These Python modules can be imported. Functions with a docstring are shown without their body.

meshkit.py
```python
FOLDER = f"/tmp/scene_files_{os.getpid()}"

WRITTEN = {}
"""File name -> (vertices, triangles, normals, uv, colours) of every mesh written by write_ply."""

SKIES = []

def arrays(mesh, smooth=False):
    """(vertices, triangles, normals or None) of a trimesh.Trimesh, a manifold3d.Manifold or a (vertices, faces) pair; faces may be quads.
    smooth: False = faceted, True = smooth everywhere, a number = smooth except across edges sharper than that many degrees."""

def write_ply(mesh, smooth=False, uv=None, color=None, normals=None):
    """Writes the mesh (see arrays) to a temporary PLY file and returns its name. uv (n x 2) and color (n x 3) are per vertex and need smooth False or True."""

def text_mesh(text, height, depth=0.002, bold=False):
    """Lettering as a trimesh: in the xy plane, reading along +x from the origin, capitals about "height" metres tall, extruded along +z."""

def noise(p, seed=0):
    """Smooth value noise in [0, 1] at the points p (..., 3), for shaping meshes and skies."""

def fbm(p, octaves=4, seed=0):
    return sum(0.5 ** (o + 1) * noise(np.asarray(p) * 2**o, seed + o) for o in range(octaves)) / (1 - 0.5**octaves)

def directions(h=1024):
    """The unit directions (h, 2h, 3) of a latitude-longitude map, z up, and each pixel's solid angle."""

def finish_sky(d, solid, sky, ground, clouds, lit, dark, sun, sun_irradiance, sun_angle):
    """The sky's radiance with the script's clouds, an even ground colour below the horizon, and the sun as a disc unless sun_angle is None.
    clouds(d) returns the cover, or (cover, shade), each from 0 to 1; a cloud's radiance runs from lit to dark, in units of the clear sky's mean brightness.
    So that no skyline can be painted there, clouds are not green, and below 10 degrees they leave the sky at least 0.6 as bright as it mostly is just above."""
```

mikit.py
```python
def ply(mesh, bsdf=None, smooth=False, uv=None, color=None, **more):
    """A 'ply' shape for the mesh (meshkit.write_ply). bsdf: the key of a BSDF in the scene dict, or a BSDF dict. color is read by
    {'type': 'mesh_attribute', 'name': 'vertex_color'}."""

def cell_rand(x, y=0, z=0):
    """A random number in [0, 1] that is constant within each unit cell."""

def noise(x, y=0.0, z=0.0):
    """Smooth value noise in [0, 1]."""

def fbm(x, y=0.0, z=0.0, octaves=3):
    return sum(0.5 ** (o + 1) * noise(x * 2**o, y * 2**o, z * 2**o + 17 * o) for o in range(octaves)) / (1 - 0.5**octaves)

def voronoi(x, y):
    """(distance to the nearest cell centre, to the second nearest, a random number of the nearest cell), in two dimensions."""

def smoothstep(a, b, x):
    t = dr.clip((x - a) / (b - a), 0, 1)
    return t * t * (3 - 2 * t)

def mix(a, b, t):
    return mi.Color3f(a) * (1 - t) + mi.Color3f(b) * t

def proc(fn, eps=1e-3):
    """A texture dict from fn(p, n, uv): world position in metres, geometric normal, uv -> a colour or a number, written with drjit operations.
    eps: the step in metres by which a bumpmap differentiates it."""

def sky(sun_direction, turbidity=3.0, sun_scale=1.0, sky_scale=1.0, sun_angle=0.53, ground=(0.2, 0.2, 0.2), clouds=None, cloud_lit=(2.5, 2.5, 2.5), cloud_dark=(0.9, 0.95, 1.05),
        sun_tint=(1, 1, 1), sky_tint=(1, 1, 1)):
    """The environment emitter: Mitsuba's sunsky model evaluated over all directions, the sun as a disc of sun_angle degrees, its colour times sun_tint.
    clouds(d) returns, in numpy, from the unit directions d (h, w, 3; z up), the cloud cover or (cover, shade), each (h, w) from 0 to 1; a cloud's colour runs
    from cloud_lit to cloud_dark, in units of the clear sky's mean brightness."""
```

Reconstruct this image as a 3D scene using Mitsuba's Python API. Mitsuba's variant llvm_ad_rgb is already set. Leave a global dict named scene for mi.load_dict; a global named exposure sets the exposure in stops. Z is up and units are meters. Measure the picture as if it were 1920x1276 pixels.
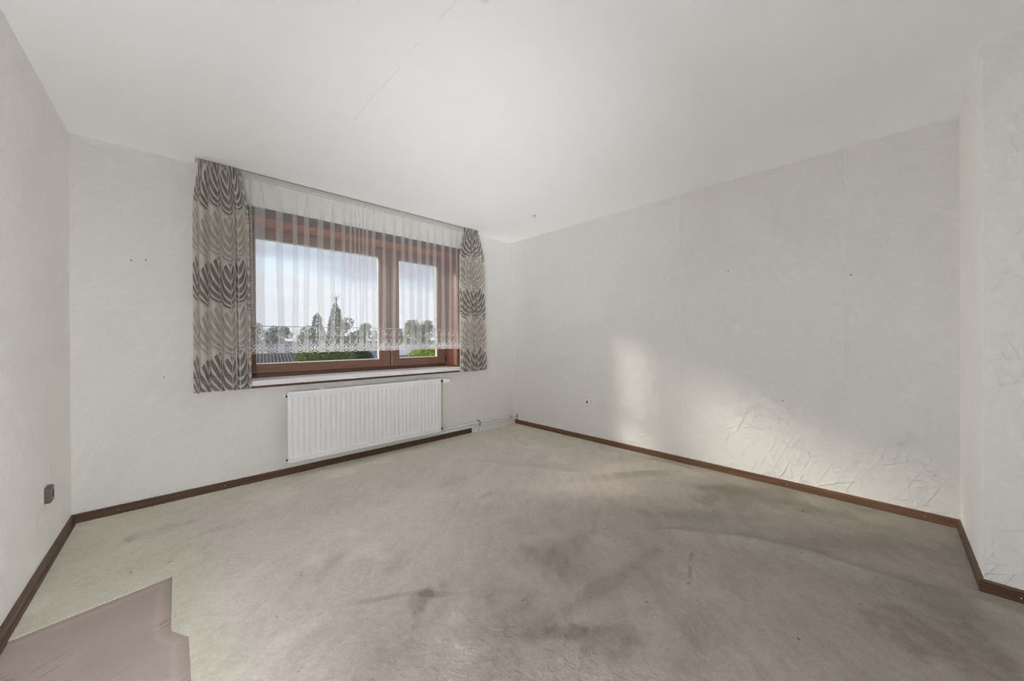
import math, random
import numpy as np, trimesh, shapely
import manifold3d as m3
import drjit as dr
import mitsuba as mi
import mikit
from mikit import proc, noise, fbm, smoothstep, mix, cell_rand
from meshkit import noise as nnoise, fbm as nfbm

T = mi.ScalarTransform4f
scene, labels = {}, {}
rng = np.random.default_rng(7)
PI = math.pi

# ---------------------------------------------------------------- camera, sky, exposure
CAM = np.array([0.4335, -3.6284, 1.1594])
FWD = np.array([0.69354, 0.72042, -0.00202])
UP = np.array([0.005475, -0.002472, 0.999982])
scene['camera'] = {'type': 'perspective', 'fov': 109.55, 'fov_axis': 'x', 'near_clip': 0.02, 'far_clip': 500.0,
                   'to_world': T().look_at(origin=CAM.tolist(), target=(CAM + FWD).tolist(), up=UP.tolist())}
exposure = -0.03
DRUM_FILL_POWER = 63.0
REFLECTOR_FILL_POWER = 690.0
SUN = (-0.68, 1.0, 0.478)


def clouds(d):
    el = np.degrees(np.arcsin(np.clip(d[..., 2], -1, 1)))
    p = np.stack([d[..., 0] * 3.2, d[..., 1] * 3.2, d[..., 2] * 11.0], -1)
    f = nfbm(p * 1.6 + 5.0, 5, 3) - 0.5
    g = nfbm(p * 2.7 + 11.0, 5, 8) - 0.5
    e = el + 7.0 * f                                    # ragged cloud edges
    low = np.clip((8.2 - e) / 1.6, 0, 1)                # bright bank over the horizon
    band = np.exp(-((e - 11.5) / 3.0) ** 2)             # grey-blue band above it
    cover = np.clip(0.62 + 0.8 * f + 0.5 * low + 0.35 * band, 0, 1)
    shade = np.clip(0.42 - 0.55 * low + 0.55 * band + 0.9 * g, 0, 1)
    return cover, shade


SKY_LEVEL = 9.2
scene['sky'] = mikit.sky(SUN, turbidity=3.5, sun_scale=3.3, sky_scale=SKY_LEVEL, sun_angle=6.5, ground=(0.16, 0.17, 0.13),
                         clouds=clouds, cloud_lit=(1.37, 1.45, 1.56), cloud_dark=(0.84, 0.93, 1.10), sky_tint=(0.97, 1.0, 1.08), sun_tint=(0.80, 1.0, 1.45))

# ---------------------------------------------------------------- materials


def rgb(r, g, b):
    return {'type': 'rgb', 'value': [r, g, b]}


def matte(name, col, rough=0.8, spec=0.3):
    scene[name] = {'type': 'twosided', 'b': {'type': 'principled', 'base_color': col if isinstance(col, dict) else rgb(*col), 'roughness': rough, 'specular': spec}}
    return name


def bumped(name, col, relief, scale=1.0, rough=0.85, spec=0.25):
    scene[name] = {'type': 'twosided', 'b': {'type': 'bumpmap', 'arbitrary': relief, 'scale': scale,
                   'n': {'type': 'principled', 'base_color': col if isinstance(col, dict) else rgb(*col), 'roughness': rough, 'specular': spec}}}
    return name


def wall_st(p, n):
    side = dr.abs(n.x) > dr.abs(n.y)
    return dr.select(side, p.y + 7.3, p.x), p.z


def crease(s, t, ang, k, fine=76.0, thr=0.77):
    c, d = math.cos(ang), math.sin(ang)
    a, b = c * s + d * t, c * t - d * s
    return smoothstep(thr, thr + 0.12, noise(a * 8.5 + 31.0 * k, b * fine))


def wall_relief(p, n, uv):
    s, t = wall_st(p, n)
    w = 0.02 * noise(s * 9.0, t * 9.0)
    h = crease(s + w, t, 0.5, 1) + crease(s, t + w, 1.2, 2, 56.0) + crease(s + w, t, 2.0, 3) + crease(s, t + w, 2.75, 4, 72.0)
    return 0.0021 * h + 0.0011 * noise(s * 85.0, t * 85.0)


def wall_colour(p, n, uv):
    s, t = wall_st(p, n)
    f = fbm(s * 2.0, t * 2.0, 3.0, 3)
    g = noise(s * 130.0, t * 130.0, 2.0)
    w = 0.02 * noise(s * 9.0, t * 9.0)
    cr = crease(s + w, t, 0.5, 1) + crease(s, t + w, 1.2, 2, 56.0)
    c = mix((0.742, 0.730, 0.700), (0.780, 0.770, 0.742), f)
    return c * (0.975 + 0.04 * g + 0.030 * dr.clip(cr, -1, 1))


bumped('m_wall', proc(wall_colour), proc(wall_relief, 1.5e-3))


def ceiling_relief(p, n, uv):
    s, t = p.x, p.y
    return 0.0006 * noise(s * 55.0, t * 120.0) + 0.0006 * noise(s * 120.0, t * 60.0, 3.0) + 0.003 * fbm(s * 1.4, t * 1.4, 0.0, 2)


def ceiling_colour(p, n, uv):
    x = p.x - 1.272 - 0.012 * (fbm(p.y * 6.0, 1.0) - 0.5) - 0.006 * (noise(p.y * 60.0) - 0.5)
    crack = (1.0 - smoothstep(0.0005, 0.0018, dr.abs(x))) * smoothstep(-2.9, -2.3, p.y) * (1.0 - smoothstep(-0.85, -0.7, p.y)) * smoothstep(0.2, 0.5, noise(p.y * 14.0, 4.0))
    spot = 1.0 - smoothstep(0.012, 0.03, dr.sqrt(dr.square(p.x - 1.348) + dr.square(p.y + 2.535)))
    base = mix((0.915, 0.918, 0.922), (0.935, 0.938, 0.942), fbm(p.x * 1.5, p.y * 1.5))
    return base * (1.0 - 0.22 * crack - 0.12 * spot)


bumped('m_ceiling', proc(ceiling_colour), proc(ceiling_relief, 1.5e-3))

PATCH = [(-0.09, -1.262), (0.457, -1.162), (0.448, -1.621), (0.497, -1.707), (0.488, -2.60), (-0.16, -2.60)]


def seg_dist(x, y, a, b):
    ax, ay = a; bx, by = b
    L2 = (bx - ax) ** 2 + (by - ay) ** 2
    t = dr.clip(((x - ax) * (bx - ax) + (y - ay) * (by - ay)) / L2, 0, 1)
    return dr.sqrt(dr.square(x - ax - t * (bx - ax)) + dr.square(y - ay - t * (by - ay)))


def blotch(x, y, cx, cy, rx, ry, ang, warp, soft=0.5):
    c, s = math.cos(ang), math.sin(ang)
    a, b = (c * (x - cx) + s * (y - cy)) / rx, (c * (y - cy) - s * (x - cx)) / ry
    r = dr.sqrt(a * a + b * b) + 1.1 * (warp - 0.5)
    return 1.0 - smoothstep(1.0 - soft, 1.0 + soft * 0.6, r)


STAINS = [  # cx, cy, rx, ry, angle, strength, softness
    (1.40, -2.56, 0.26, 0.17, 0.6, 0.26, 0.8), (1.66, -2.86, 0.17, 0.09, -0.7, 0.34, 0.7), (1.60, -2.75, 0.10, 0.05, -0.5, 0.25, 0.7),
    (1.10, -2.30, 0.20, 0.16, 0.3, 0.14, 0.9), (2.57, -3.74, 0.16, 0.22, 0.5, 0.26, 0.35), (2.18, -1.16, 0.26, 0.10, 0.5, 0.18, 0.8),
    (3.50, -2.70, 0.30, 0.09, -1.1, 0.16, 0.8), (1.24, -2.19, 0.10, 0.045, 0.85, 0.30, 0.5), (1.33, -2.20, 0.085, 0.02, -0.75, 0.28, 0.5),
    (1.16, -2.06, 0.15, 0.02, -0.5, 0.20, 0.7), (1.38, -2.17, 0.05, 0.02, 1.2, 0.16, 0.6), (1.30, -1.85, 0.12, 0.05, 0.6, 0.16, 0.8), (1.05, -1.62, 0.14, 0.05, 0.8, 0.16, 0.8),
    (2.15, -1.55, 0.08, 0.03, 0.3, 0.12, 0.7), (3.20, -3.45, 0.25, 0.10, -0.9, 0.14, 0.7), (3.60, -3.10, 0.2, 0.06, -1.2, 0.14, 0.7), (2.95, -2.75, 0.22, 0.09, -0.9, 0.16, 0.5),
    (2.10, -2.80, 0.12, 0.06, 0.8, 0.12, 0.8), (1.95, -3.10, 0.25, 0.10, 0.3, 0.14, 0.9), (0.72, -0.75, 0.18, 0.05, 0.2, 0.12, 0.8)]


def carpet_colour(p, n, uv):
    x, y = p.x, p.y
    f = fbm(x * 3.2, y * 3.2, 1.0, 4)
    g = fbm(x * 0.9 + 3.0, y * 0.9, 2.0, 2)
    warp = fbm(x * 13.0, y * 13.0, 3.0, 4)
    # pile direction streaks, fine grain of the pile
    streak = fbm((x * 0.72 + y * 0.69) * 9.0, (x * 0.69 - y * 0.72) * 22.0, 4.0, 3)
    grain = noise(x * 330.0, y * 330.0, 1.0)
    warm = mix((0.520, 0.462, 0.418), (0.610, 0.552, 0.504), f)
    green = mix((0.490, 0.470, 0.385), (0.570, 0.555, 0.470), f)
    # less faded, greener pile along the walls and where furniture stood
    edge = 0.07 * (f - 0.5)
    gm = (1.0 - smoothstep(0.50, 0.68, x + edge * 1.6 + 0.12 * smoothstep(-1.2, -0.2, y)))
    gm = dr.maximum(gm, 0.75 * (1.0 - smoothstep(0.10, 0.45, -y + edge * 3.0)))
    gm = dr.maximum(gm, 0.8 * smoothstep(3.15, 3.60, x + edge * 4.0 + 0.25 * (g - 0.5)) * (1.0 - 0.5 * smoothstep(0.42, 0.62, f)))
    gm = dr.maximum(gm, 0.55 * smoothstep(2.55, 3.0, x - 0.25 * (y + 3.0) + edge * 2.0) * smoothstep(0.40, 0.6, g))
    gm = gm * (1.0 - 0.65 * blotch(x, y, 0.40, -0.53, 0.165, 0.075, 0.12, warp, 0.25))
    c = mix(warm, green, gm)
    # traffic grime, plus dimmer light toward the front painted into the colour
    dirt_shade = 0.20 * smoothstep(0.47, 0.76, fbm(x * 2.1 + 7.0, y * 2.1 + 1.0, 6.0, 4)) * smoothstep(-1.0, -2.6, y) * smoothstep(0.55, 0.9, x)
    dirt_shade = dirt_shade + 0.05 * smoothstep(0.45, 0.7, streak) + 0.47 * smoothstep(-1.1, -2.8, y) * smoothstep(0.45, 1.0, x)
    stain = mi.Float(0.0)
    for k, (cx, cy, rx, ry, an, st, so) in enumerate(STAINS):
        stain = stain + 0.85 * st * blotch(x, y, cx, cy, rx, ry, an, warp, so)
    # a long soft darker line, and two thin drag marks
    dirt_shade = dirt_shade + 0.10 * (1.0 - smoothstep(0.0, 0.07, seg_dist(x, y, (2.38, -2.74), (1.47, -2.66)))) * smoothstep(0.3, 0.6, f + 0.2)
    dirt_shade = dirt_shade + 0.16 * (1.0 - smoothstep(0.004, 0.012, seg_dist(x, y, (2.49, -2.886), (2.214, -2.975)))) * smoothstep(0.25, 0.6, noise(x * 40.0, y * 40.0))
    ov = blotch(x, y, 0.40, -0.53, 0.165, 0.075, 0.12, warp, 0.2)
    ring = blotch(x, y, 0.27, -0.54, 0.035, 0.05, 0.2, warp, 0.4) + blotch(x, y, 0.545, -0.50, 0.03, 0.04, 0.3, warp, 0.4)
    dirt_shade = dirt_shade + 0.11 * ov + 0.14 * ring
    speck = smoothstep(0.965, 0.985, noise(x * 26.0, y * 26.0, 9.0)) * smoothstep(0.5, 0.8, noise(x * 70.0, y * 70.0, 5.0))
    light = 0.10 * smoothstep(0.62, 0.8, fbm(x * 4.0 + 20.0, y * 4.0, 8.0, 3))
    d = 1.0 - (1.0 - dr.clip(0.92 * dirt_shade, 0, 0.58)) * (1.0 - dr.clip(stain * (0.55 + 0.9 * fbm(x * 17.0, y * 17.0, 11.0, 3)), 0, 0.5))
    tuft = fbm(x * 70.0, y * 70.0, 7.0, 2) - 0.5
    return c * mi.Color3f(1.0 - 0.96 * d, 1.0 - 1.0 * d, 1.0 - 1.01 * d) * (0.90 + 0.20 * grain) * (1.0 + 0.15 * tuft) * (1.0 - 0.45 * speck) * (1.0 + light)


def carpet_relief(p, n, uv):
    x, y = p.x, p.y
    return 0.0032 * noise(x * 190.0, y * 190.0) + 0.0040 * fbm(x * 55.0, y * 55.0, 2.0, 2)


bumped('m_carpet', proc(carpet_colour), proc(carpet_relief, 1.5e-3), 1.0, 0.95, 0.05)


def patch_colour(p, n, uv):
    x, y = p.x, p.y
    d = dr.minimum(seg_dist(x, y, PATCH[0], PATCH[1]), dr.minimum(seg_dist(x, y, PATCH[1], PATCH[2]), dr.minimum(seg_dist(x, y, PATCH[2], PATCH[3]), seg_dist(x, y, PATCH[3], PATCH[4]))))
    f = fbm(x * 4.0, y * 4.0, 5.0, 4)
    c = mix((0.305, 0.250, 0.228), (0.395, 0.330, 0.300), f)
    line = dr.exp(-dr.square((d - 0.042 - 0.008 * (f - 0.5)) / 0.012))
    streak = smoothstep(0.60, 0.78, noise((x * 0.85 + y * 0.53) * 14.0, (x * 0.53 - y * 0.85) * 80.0, 3.0)) * smoothstep(0.5, 0.75, noise(x * 7.0, y * 7.0, 8.0))
    return c * (1.0 + 0.10 * line - 0.10 * (1.0 - smoothstep(0.0, 0.03, d)) - 0.28 * streak) * (0.94 + 0.12 * noise(x * 330.0, y * 330.0, 1.0))


bumped('m_patch', proc(patch_colour), proc(carpet_relief, 1.5e-3), 0.7, 0.95, 0.05)


def wood_fn(dark, light, along, freq=1.0):
    def fn(p, n, uv):
        a, b, c = (p.x, p.y, p.z)
        if along == 'x':
            q, r = a, b + c * 1.7
        elif along == 'y':
            q, r = b, a + c * 1.7
        else:
            q, r = c, a + b * 1.3
        g = fbm(q * 3.5 * freq, r * 120.0 * freq, 2.0, 3)
        h = noise(q * 9.0, r * 420.0, 6.0)
        return mix(dark, light, dr.clip(0.15 + 0.55 * smoothstep(0.3, 0.7, g) + 0.3 * h, 0, 1))
    return fn


for ax in 'xyz':
    matte(f'm_skirting_{ax}', proc(wood_fn((0.042, 0.021, 0.011), (0.105, 0.052, 0.029), ax)), 0.42, 0.5)
    if ax != 'y':
        matte(f'm_sash_{ax}', proc(wood_fn((0.135, 0.062, 0.040), (0.235, 0.122, 0.084), ax, 1.4)), 0.38, 0.5)
matte('m_frame_wood', proc(wood_fn((0.070, 0.034, 0.026), (0.130, 0.062, 0.046), 'x', 1.2)), 0.4, 0.5)
matte('m_liner_wood', proc(wood_fn((0.360, 0.120, 0.070), (0.540, 0.205, 0.135), 'x', 1.2)), 0.42, 0.5)
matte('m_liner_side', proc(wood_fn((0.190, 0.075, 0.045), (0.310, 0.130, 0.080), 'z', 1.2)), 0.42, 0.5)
matte('m_fascia_wood', proc(wood_fn((0.045, 0.026, 0.020), (0.085, 0.050, 0.038), 'x', 1.0)), 0.5, 0.4)


def marble(p, n, uv):
    f = fbm(p.x * 10.0, p.y * 14.0, p.z * 14.0, 4)
    v = smoothstep(0.46, 0.5, f) - smoothstep(0.5, 0.55, f)
    return mix((0.78, 0.78, 0.80), (0.90, 0.90, 0.91), f) * (1.0 - 0.05 * v)


matte('m_sill', proc(marble), 0.28, 0.5)
matte('m_bead', (0.80, 0.79, 0.77), 0.5)
matte('m_gasket', (0.03, 0.028, 0.026), 0.6)
matte('m_enamel', (0.83, 0.835, 0.845), 0.32, 0.5)
matte('m_enamel_old', (0.70, 0.70, 0.71), 0.45, 0.5)
matte('m_fin', (0.20, 0.20, 0.21), 0.5)
matte('m_white_plastic', (0.90, 0.89, 0.87), 0.35, 0.5)
matte('m_socket', (0.78, 0.765, 0.73), 0.4, 0.5)
matte('m_black_plastic', (0.018, 0.017, 0.016), 0.5)
matte('m_brown_plastic', (0.095, 0.085, 0.076), 0.38, 0.5)
matte('m_white_paint', (0.74, 0.735, 0.74), 0.55, 0.4)
matte('m_rail', (0.62, 0.61, 0.60), 0.5)
matte('m_rail_dark', (0.05, 0.04, 0.033), 0.6)
matte('m_rail_groove', (0.20, 0.17, 0.15), 0.6)
matte('m_nail', (0.75, 0.72, 0.68), 0.3, 0.6)
matte('m_hook', (0.55, 0.54, 0.53), 0.5)
scene['m_brass'] = {'type': 'twosided', 'b': {'type': 'roughconductor', 'material': 'Cu', 'alpha': 0.25}}
scene['m_glass'] = {'type': 'thindielectric', 'int_ior': 1.5}

LEAF_W, LEAF_H = 0.190, 0.360


def curtain_colour(p, n, uv):
    u, v = uv.x, uv.y
    col = dr.floor(u / LEAF_W)
    x = (u / LEAF_W - col - 0.5) * LEAF_W
    alt = col - 2.0 * dr.floor(col / 2.0)
    vv = v + 0.05 * alt + 0.02 * (cell_rand(col, 3) - 0.5)
    hw = 0.5 * LEAF_W
    r = dr.abs(x) / hw                                   # 0 at the midrib, 1 at the next frond
    row = dr.floor((vv - 0.03 * r * r) / LEAF_H)
    t = (vv - 0.03 * r * r) / LEAF_H - row
    dark = (row - 2.0 * dr.floor(row / 2.0)) < 0.5
    # leaflets leave the midrib, steep at the tip of the frond and nearly flat at its foot
    q = t - r * (0.04 + 0.50 * t) + 0.012 * (fbm(u * 22.0, v * 22.0) - 0.5)
    k = dr.sqrt(dr.clip(q, 0, 2)) * 6.4
    fr = k - dr.floor(k)
    duty = 0.66 - 0.16 * smoothstep(0.55, 1.0, r)
    leaf = smoothstep(0.0, 0.07, fr) * (1.0 - smoothstep(duty, duty + 0.07, fr)) * smoothstep(0.0, 0.01, q)
    tip = 1.05 - 0.85 * dr.power(t, 5.0)
    leaf = leaf * (1.0 - smoothstep(tip - 0.05, tip, r)) * smoothstep(0.015, 0.04, r)
    wash = 0.74 + 0.52 * fbm(u * 26.0, v * 26.0, 2.0, 3)
    ink = mix((0.530, 0.487, 0.440), (0.268, 0.246, 0.220), dr.select(dark, 1.0, 0.0)) * wash
    ground = mi.Color3f(0.82, 0.785, 0.735)
    c = mix(ground, ink, dr.clip(leaf * 0.95, 0, 1))
    hem = 1.0 - smoothstep(0.0015, 0.003, dr.abs(v - 0.895))
    weave = 0.95 + 0.05 * noise(u * 500.0, v * 500.0)
    return c * weave * (1.0 - 0.35 * hem)


scene['m_curtain'] = {'type': 'principledthin', 'base_color': proc(curtain_colour), 'roughness': 0.9, 'spec_trans': 0.0, 'diff_trans': 0.95, 'eta': 1.3}
scene['m_sheer'] = {'type': 'mask', 'opacity': 0.20, 'b': {'type': 'principledthin', 'base_color': rgb(0.75, 0.75, 0.75), 'roughness': 0.9, 'spec_trans': 0.0, 'diff_trans': 0.5, 'eta': 1.3}}
scene['m_sheer_tape'] = {'type': 'mask', 'opacity': 0.45, 'b': {'type': 'principledthin', 'base_color': rgb(0.62, 0.60, 0.57), 'roughness': 0.9, 'spec_trans': 0.0, 'diff_trans': 0.9, 'eta': 1.3}}
scene['m_lace'] = {'type': 'principledthin', 'base_color': rgb(0.82, 0.82, 0.84), 'roughness': 0.9, 'spec_trans': 0.0, 'diff_trans': 0.6, 'eta': 1.3}
scene['m_lace_cord'] = {'type': 'principledthin', 'base_color': rgb(0.52, 0.53, 0.55), 'roughness': 0.9, 'spec_trans': 0.0, 'diff_trans': 0.5, 'eta': 1.3}


def leaf_mat(name, c, dt=0.9):
    scene[name] = {'type': 'principledthin', 'base_color': rgb(*c), 'roughness': 0.6, 'spec_trans': 0.0, 'diff_trans': dt, 'eta': 1.35}


leaf_mat('m_leaf_dark', (0.060, 0.095, 0.042)); leaf_mat('m_leaf_mid', (0.110, 0.165, 0.060)); leaf_mat('m_leaf_bright', (0.30, 0.42, 0.05))
leaf_mat('m_leaf_olive', (0.20, 0.25, 0.085)); leaf_mat('m_leaf_blue', (0.085, 0.120, 0.085))
matte('m_bark', (0.13, 0.105, 0.085), 0.9)
matte('m_grass', proc(lambda p, n, uv: mix((0.07, 0.12, 0.035), (0.13, 0.19, 0.06), fbm(p.x * 0.7, p.y * 0.7, 0.0, 4))), 0.95, 0.1)
matte('m_corrugated', proc(lambda p, n, uv: mix((0.10, 0.096, 0.088), (0.17, 0.163, 0.15), fbm(p.x * 3.0, p.y * 3.0, 0.0, 4))), 0.95, 0.03)
matte('m_slate', (0.11, 0.125, 0.155), 0.6)
matte('m_slate_dark', (0.11, 0.135, 0.19), 0.6)
matte('m_pale_roof', (0.42, 0.42, 0.44), 0.7)
matte('m_render_wall', (0.62, 0.64, 0.68), 0.9)
matte('m_barn_wall', (0.48, 0.45, 0.38), 0.9)
matte('m_window_dark', (0.25, 0.28, 0.34), 0.2, 0.6)
scene['m_solar'] = {'type': 'twosided', 'b': {'type': 'principled', 'base_color': rgb(0.16, 0.14, 0.24), 'roughness': 0.25, 'specular': 0.6}}
matte('m_block', (0.45, 0.44, 0.42), 0.9)
matte('m_lamp_metal', (0.25, 0.25, 0.25), 0.4)

# ---------------------------------------------------------------- mesh helpers


def tm(v, f):
    return trimesh.Trimesh(np.asarray(v, float), np.asarray(f, int), process=False)


def box(x0, x1, y0, y1, z0, z1, bev=0.0):
    if bev <= 0:
        b = trimesh.creation.box((x1 - x0, y1 - y0, z1 - z0))
        b.apply_translation(((x0 + x1) / 2, (y0 + y1) / 2, (z0 + z1) / 2))
        return b
    pts = []
    for sx in (0, 1):
        for sy in (0, 1):
            for sz in (0, 1):
                c = np.array([x1 if sx else x0, y1 if sy else y0, z1 if sz else z0])
                s = np.array([-1 if sx else 1, -1 if sy else 1, -1 if sz else 1]) * bev
                for k in range(3):
                    q = c + s
                    q[k] = c[k]
                    pts.append(q)
    return hull(pts)


def hull(pts):
    return trimesh.convex.convex_hull(np.asarray(pts, float))


def tube(path, r, sides=14, closed_ends=True):
    p = np.asarray(path, float)
    r = np.broadcast_to(r, (len(p),))
    t = np.gradient(p, axis=0)
    t /= np.linalg.norm(t, axis=1, keepdims=True)
    ref = np.array([0, 0, 1.0]) if abs(t[0, 2]) < 0.9 else np.array([1.0, 0, 0])
    a = np.cross(t, ref); a /= np.linalg.norm(a, axis=1, keepdims=True)
    b = np.cross(t, a)
    ang = np.arange(sides) * 2 * PI / sides
    v = (p[:, None] + r[:, None, None] * (np.cos(ang)[None, :, None] * a[:, None] + np.sin(ang)[None, :, None] * b[:, None])).reshape(-1, 3)
    f = []
    for i in range(len(p) - 1):
        for j in range(sides):
            k = (j + 1) % sides
            f += [[i * sides + j, i * sides + k, (i + 1) * sides + k], [i * sides + j, (i + 1) * sides + k, (i + 1) * sides + j]]
    if closed_ends:
        n = len(v)
        v = np.vstack([v, p[:1], p[-1:]])
        for j in range(sides):
            k = (j + 1) % sides
            f += [[n, k, j], [n + 1, (len(p) - 1) * sides + j, (len(p) - 1) * sides + k]]
    m = tm(v, f)
    trimesh.repair.fix_normals(m)
    return m


def lathe(profile, axis_from, axis_dir, sides=28):
    m = trimesh.creation.revolve(np.asarray(profile, float), sections=sides)
    m.apply_transform(trimesh.geometry.align_vectors([0, 0, 1], axis_dir))
    m.apply_translation(axis_from)
    return m


def grid_mesh(P):
    """Triangles over a (n, m, 3) array of points."""
    n, m = P.shape[:2]
    i, j = np.meshgrid(np.arange(n - 1), np.arange(m - 1), indexing='ij')
    q = np.stack([i * m + j, (i + 1) * m + j, (i + 1) * m + j + 1, i * m + j + 1], -1).reshape(-1, 4)
    return tm(P.reshape(-1, 3), np.vstack([q[:, [0, 1, 2]], q[:, [0, 2, 3]]]))


def cat(ms):
    return trimesh.util.concatenate(ms)


def add(key, mesh, mat, smooth=False, label=None, category=None, group=None, kind=None, **kw):
    k0, n = key, 0
    while key in scene:
        n += 1
        key = f'{k0}_{n:03d}'
    scene[key] = mikit.ply(mesh, mat, smooth, **kw)
    d = {k: v for k, v in (('label', label), ('category', category), ('group', group), ('kind', kind)) if v}
    if d:
        labels[key] = {**labels.get(key, {}), **d}
    return key


def thing(key, label, category, group=None, kind=None):
    k0, n = key, 0
    while key in labels or key in scene:
        n += 1
        key = f'{k0}_{n:03d}'
    labels[key] = {'label': label, 'category': category}
    if group: labels[key]['group'] = group
    if kind: labels[key]['kind'] = kind
    return key


def struct(key, mesh, mat, label, smooth=False, category=None):
    return add(key, mesh, mat, smooth, label=label, kind='structure', category=category)


def to_manifold(m):
    return m3.Manifold(m3.Mesh(np.asarray(m.vertices, np.float32), np.asarray(m.faces, np.uint32)))


# ---------------------------------------------------------------- the room
H = 2.5
W, D, J, TILT = 3.908, 3.932, 0.777, 0.056
REAR = -6.9
XN = W - J                                        # the near right wall, past the return
NX0, NX1, NZ0, NZ1 = 0.90, 3.005, 0.80, 2.196     # window niche
WT = 0.40


def left_x(y):
    return 0.0267 * y


def right_x(y, z):
    return W + TILT * (H - z) / H * np.clip(1 + y / D, 0, 1)


# window wall: a slab with the niche cut through
slab = to_manifold(box(-0.4, 4.6, 0.0, WT, -0.3, H + 0.3))
wall_mesh = slab - to_manifold(box(NX0, NX1, -0.1, WT + 0.1, NZ0, NZ1))
struct('wall_far', wall_mesh, 'm_wall', 'cream textured wallpaper wall with the wide window')
ys = np.linspace(0.0, REAR - 0.1, 2)
P = np.array([[[left_x(y), y, z] for z in (-0.05, H + 0.05)] for y in ys])
Q = P.copy(); Q[..., 0] -= 0.25


def slab_between(A, B):
    a, b = A.reshape(-1, 3), B.reshape(-1, 3)
    return hull(np.vstack([a, b]))


struct('wall_left', slab_between(P, Q), 'm_wall', 'pale textured wallpaper wall at the left')
yy, zz = np.linspace(0.0, -D, 25), np.linspace(-0.05, H + 0.05, 13)
P = np.array([[[float(right_x(y, z)), y, z] for z in zz] for y in yy])
Q = P.copy(); Q[..., 0] = W + 0.35
outer = grid_mesh(Q); inner = grid_mesh(P); inner.invert()
struct('wall_right', cat([inner, outer]), 'm_wall', 'large bare textured wallpaper wall at the right')
struct('wall_return', box(XN + 0.02, W + 0.35, -D - 0.25, -D, -0.05, H + 0.05), 'm_wall', 'short wall return facing the window at the right')
struct('wall_near_right', box(XN, XN + 0.25, REAR - 0.1, -D - 0.0005, -0.05, H + 0.05), 'm_wall', 'near wallpaper wall past the corner at the right edge')
struct('wall_rear', box(-0.6, XN + 0.3, REAR - 0.2, REAR, -0.05, H + 0.05), 'm_wall', 'wallpaper wall behind the camera')
struct('ceiling', box(-0.6, 4.6, REAR - 0.2, 0.35, H, H + 0.2), 'm_ceiling', 'white painted ceiling with a fine crack')

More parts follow.
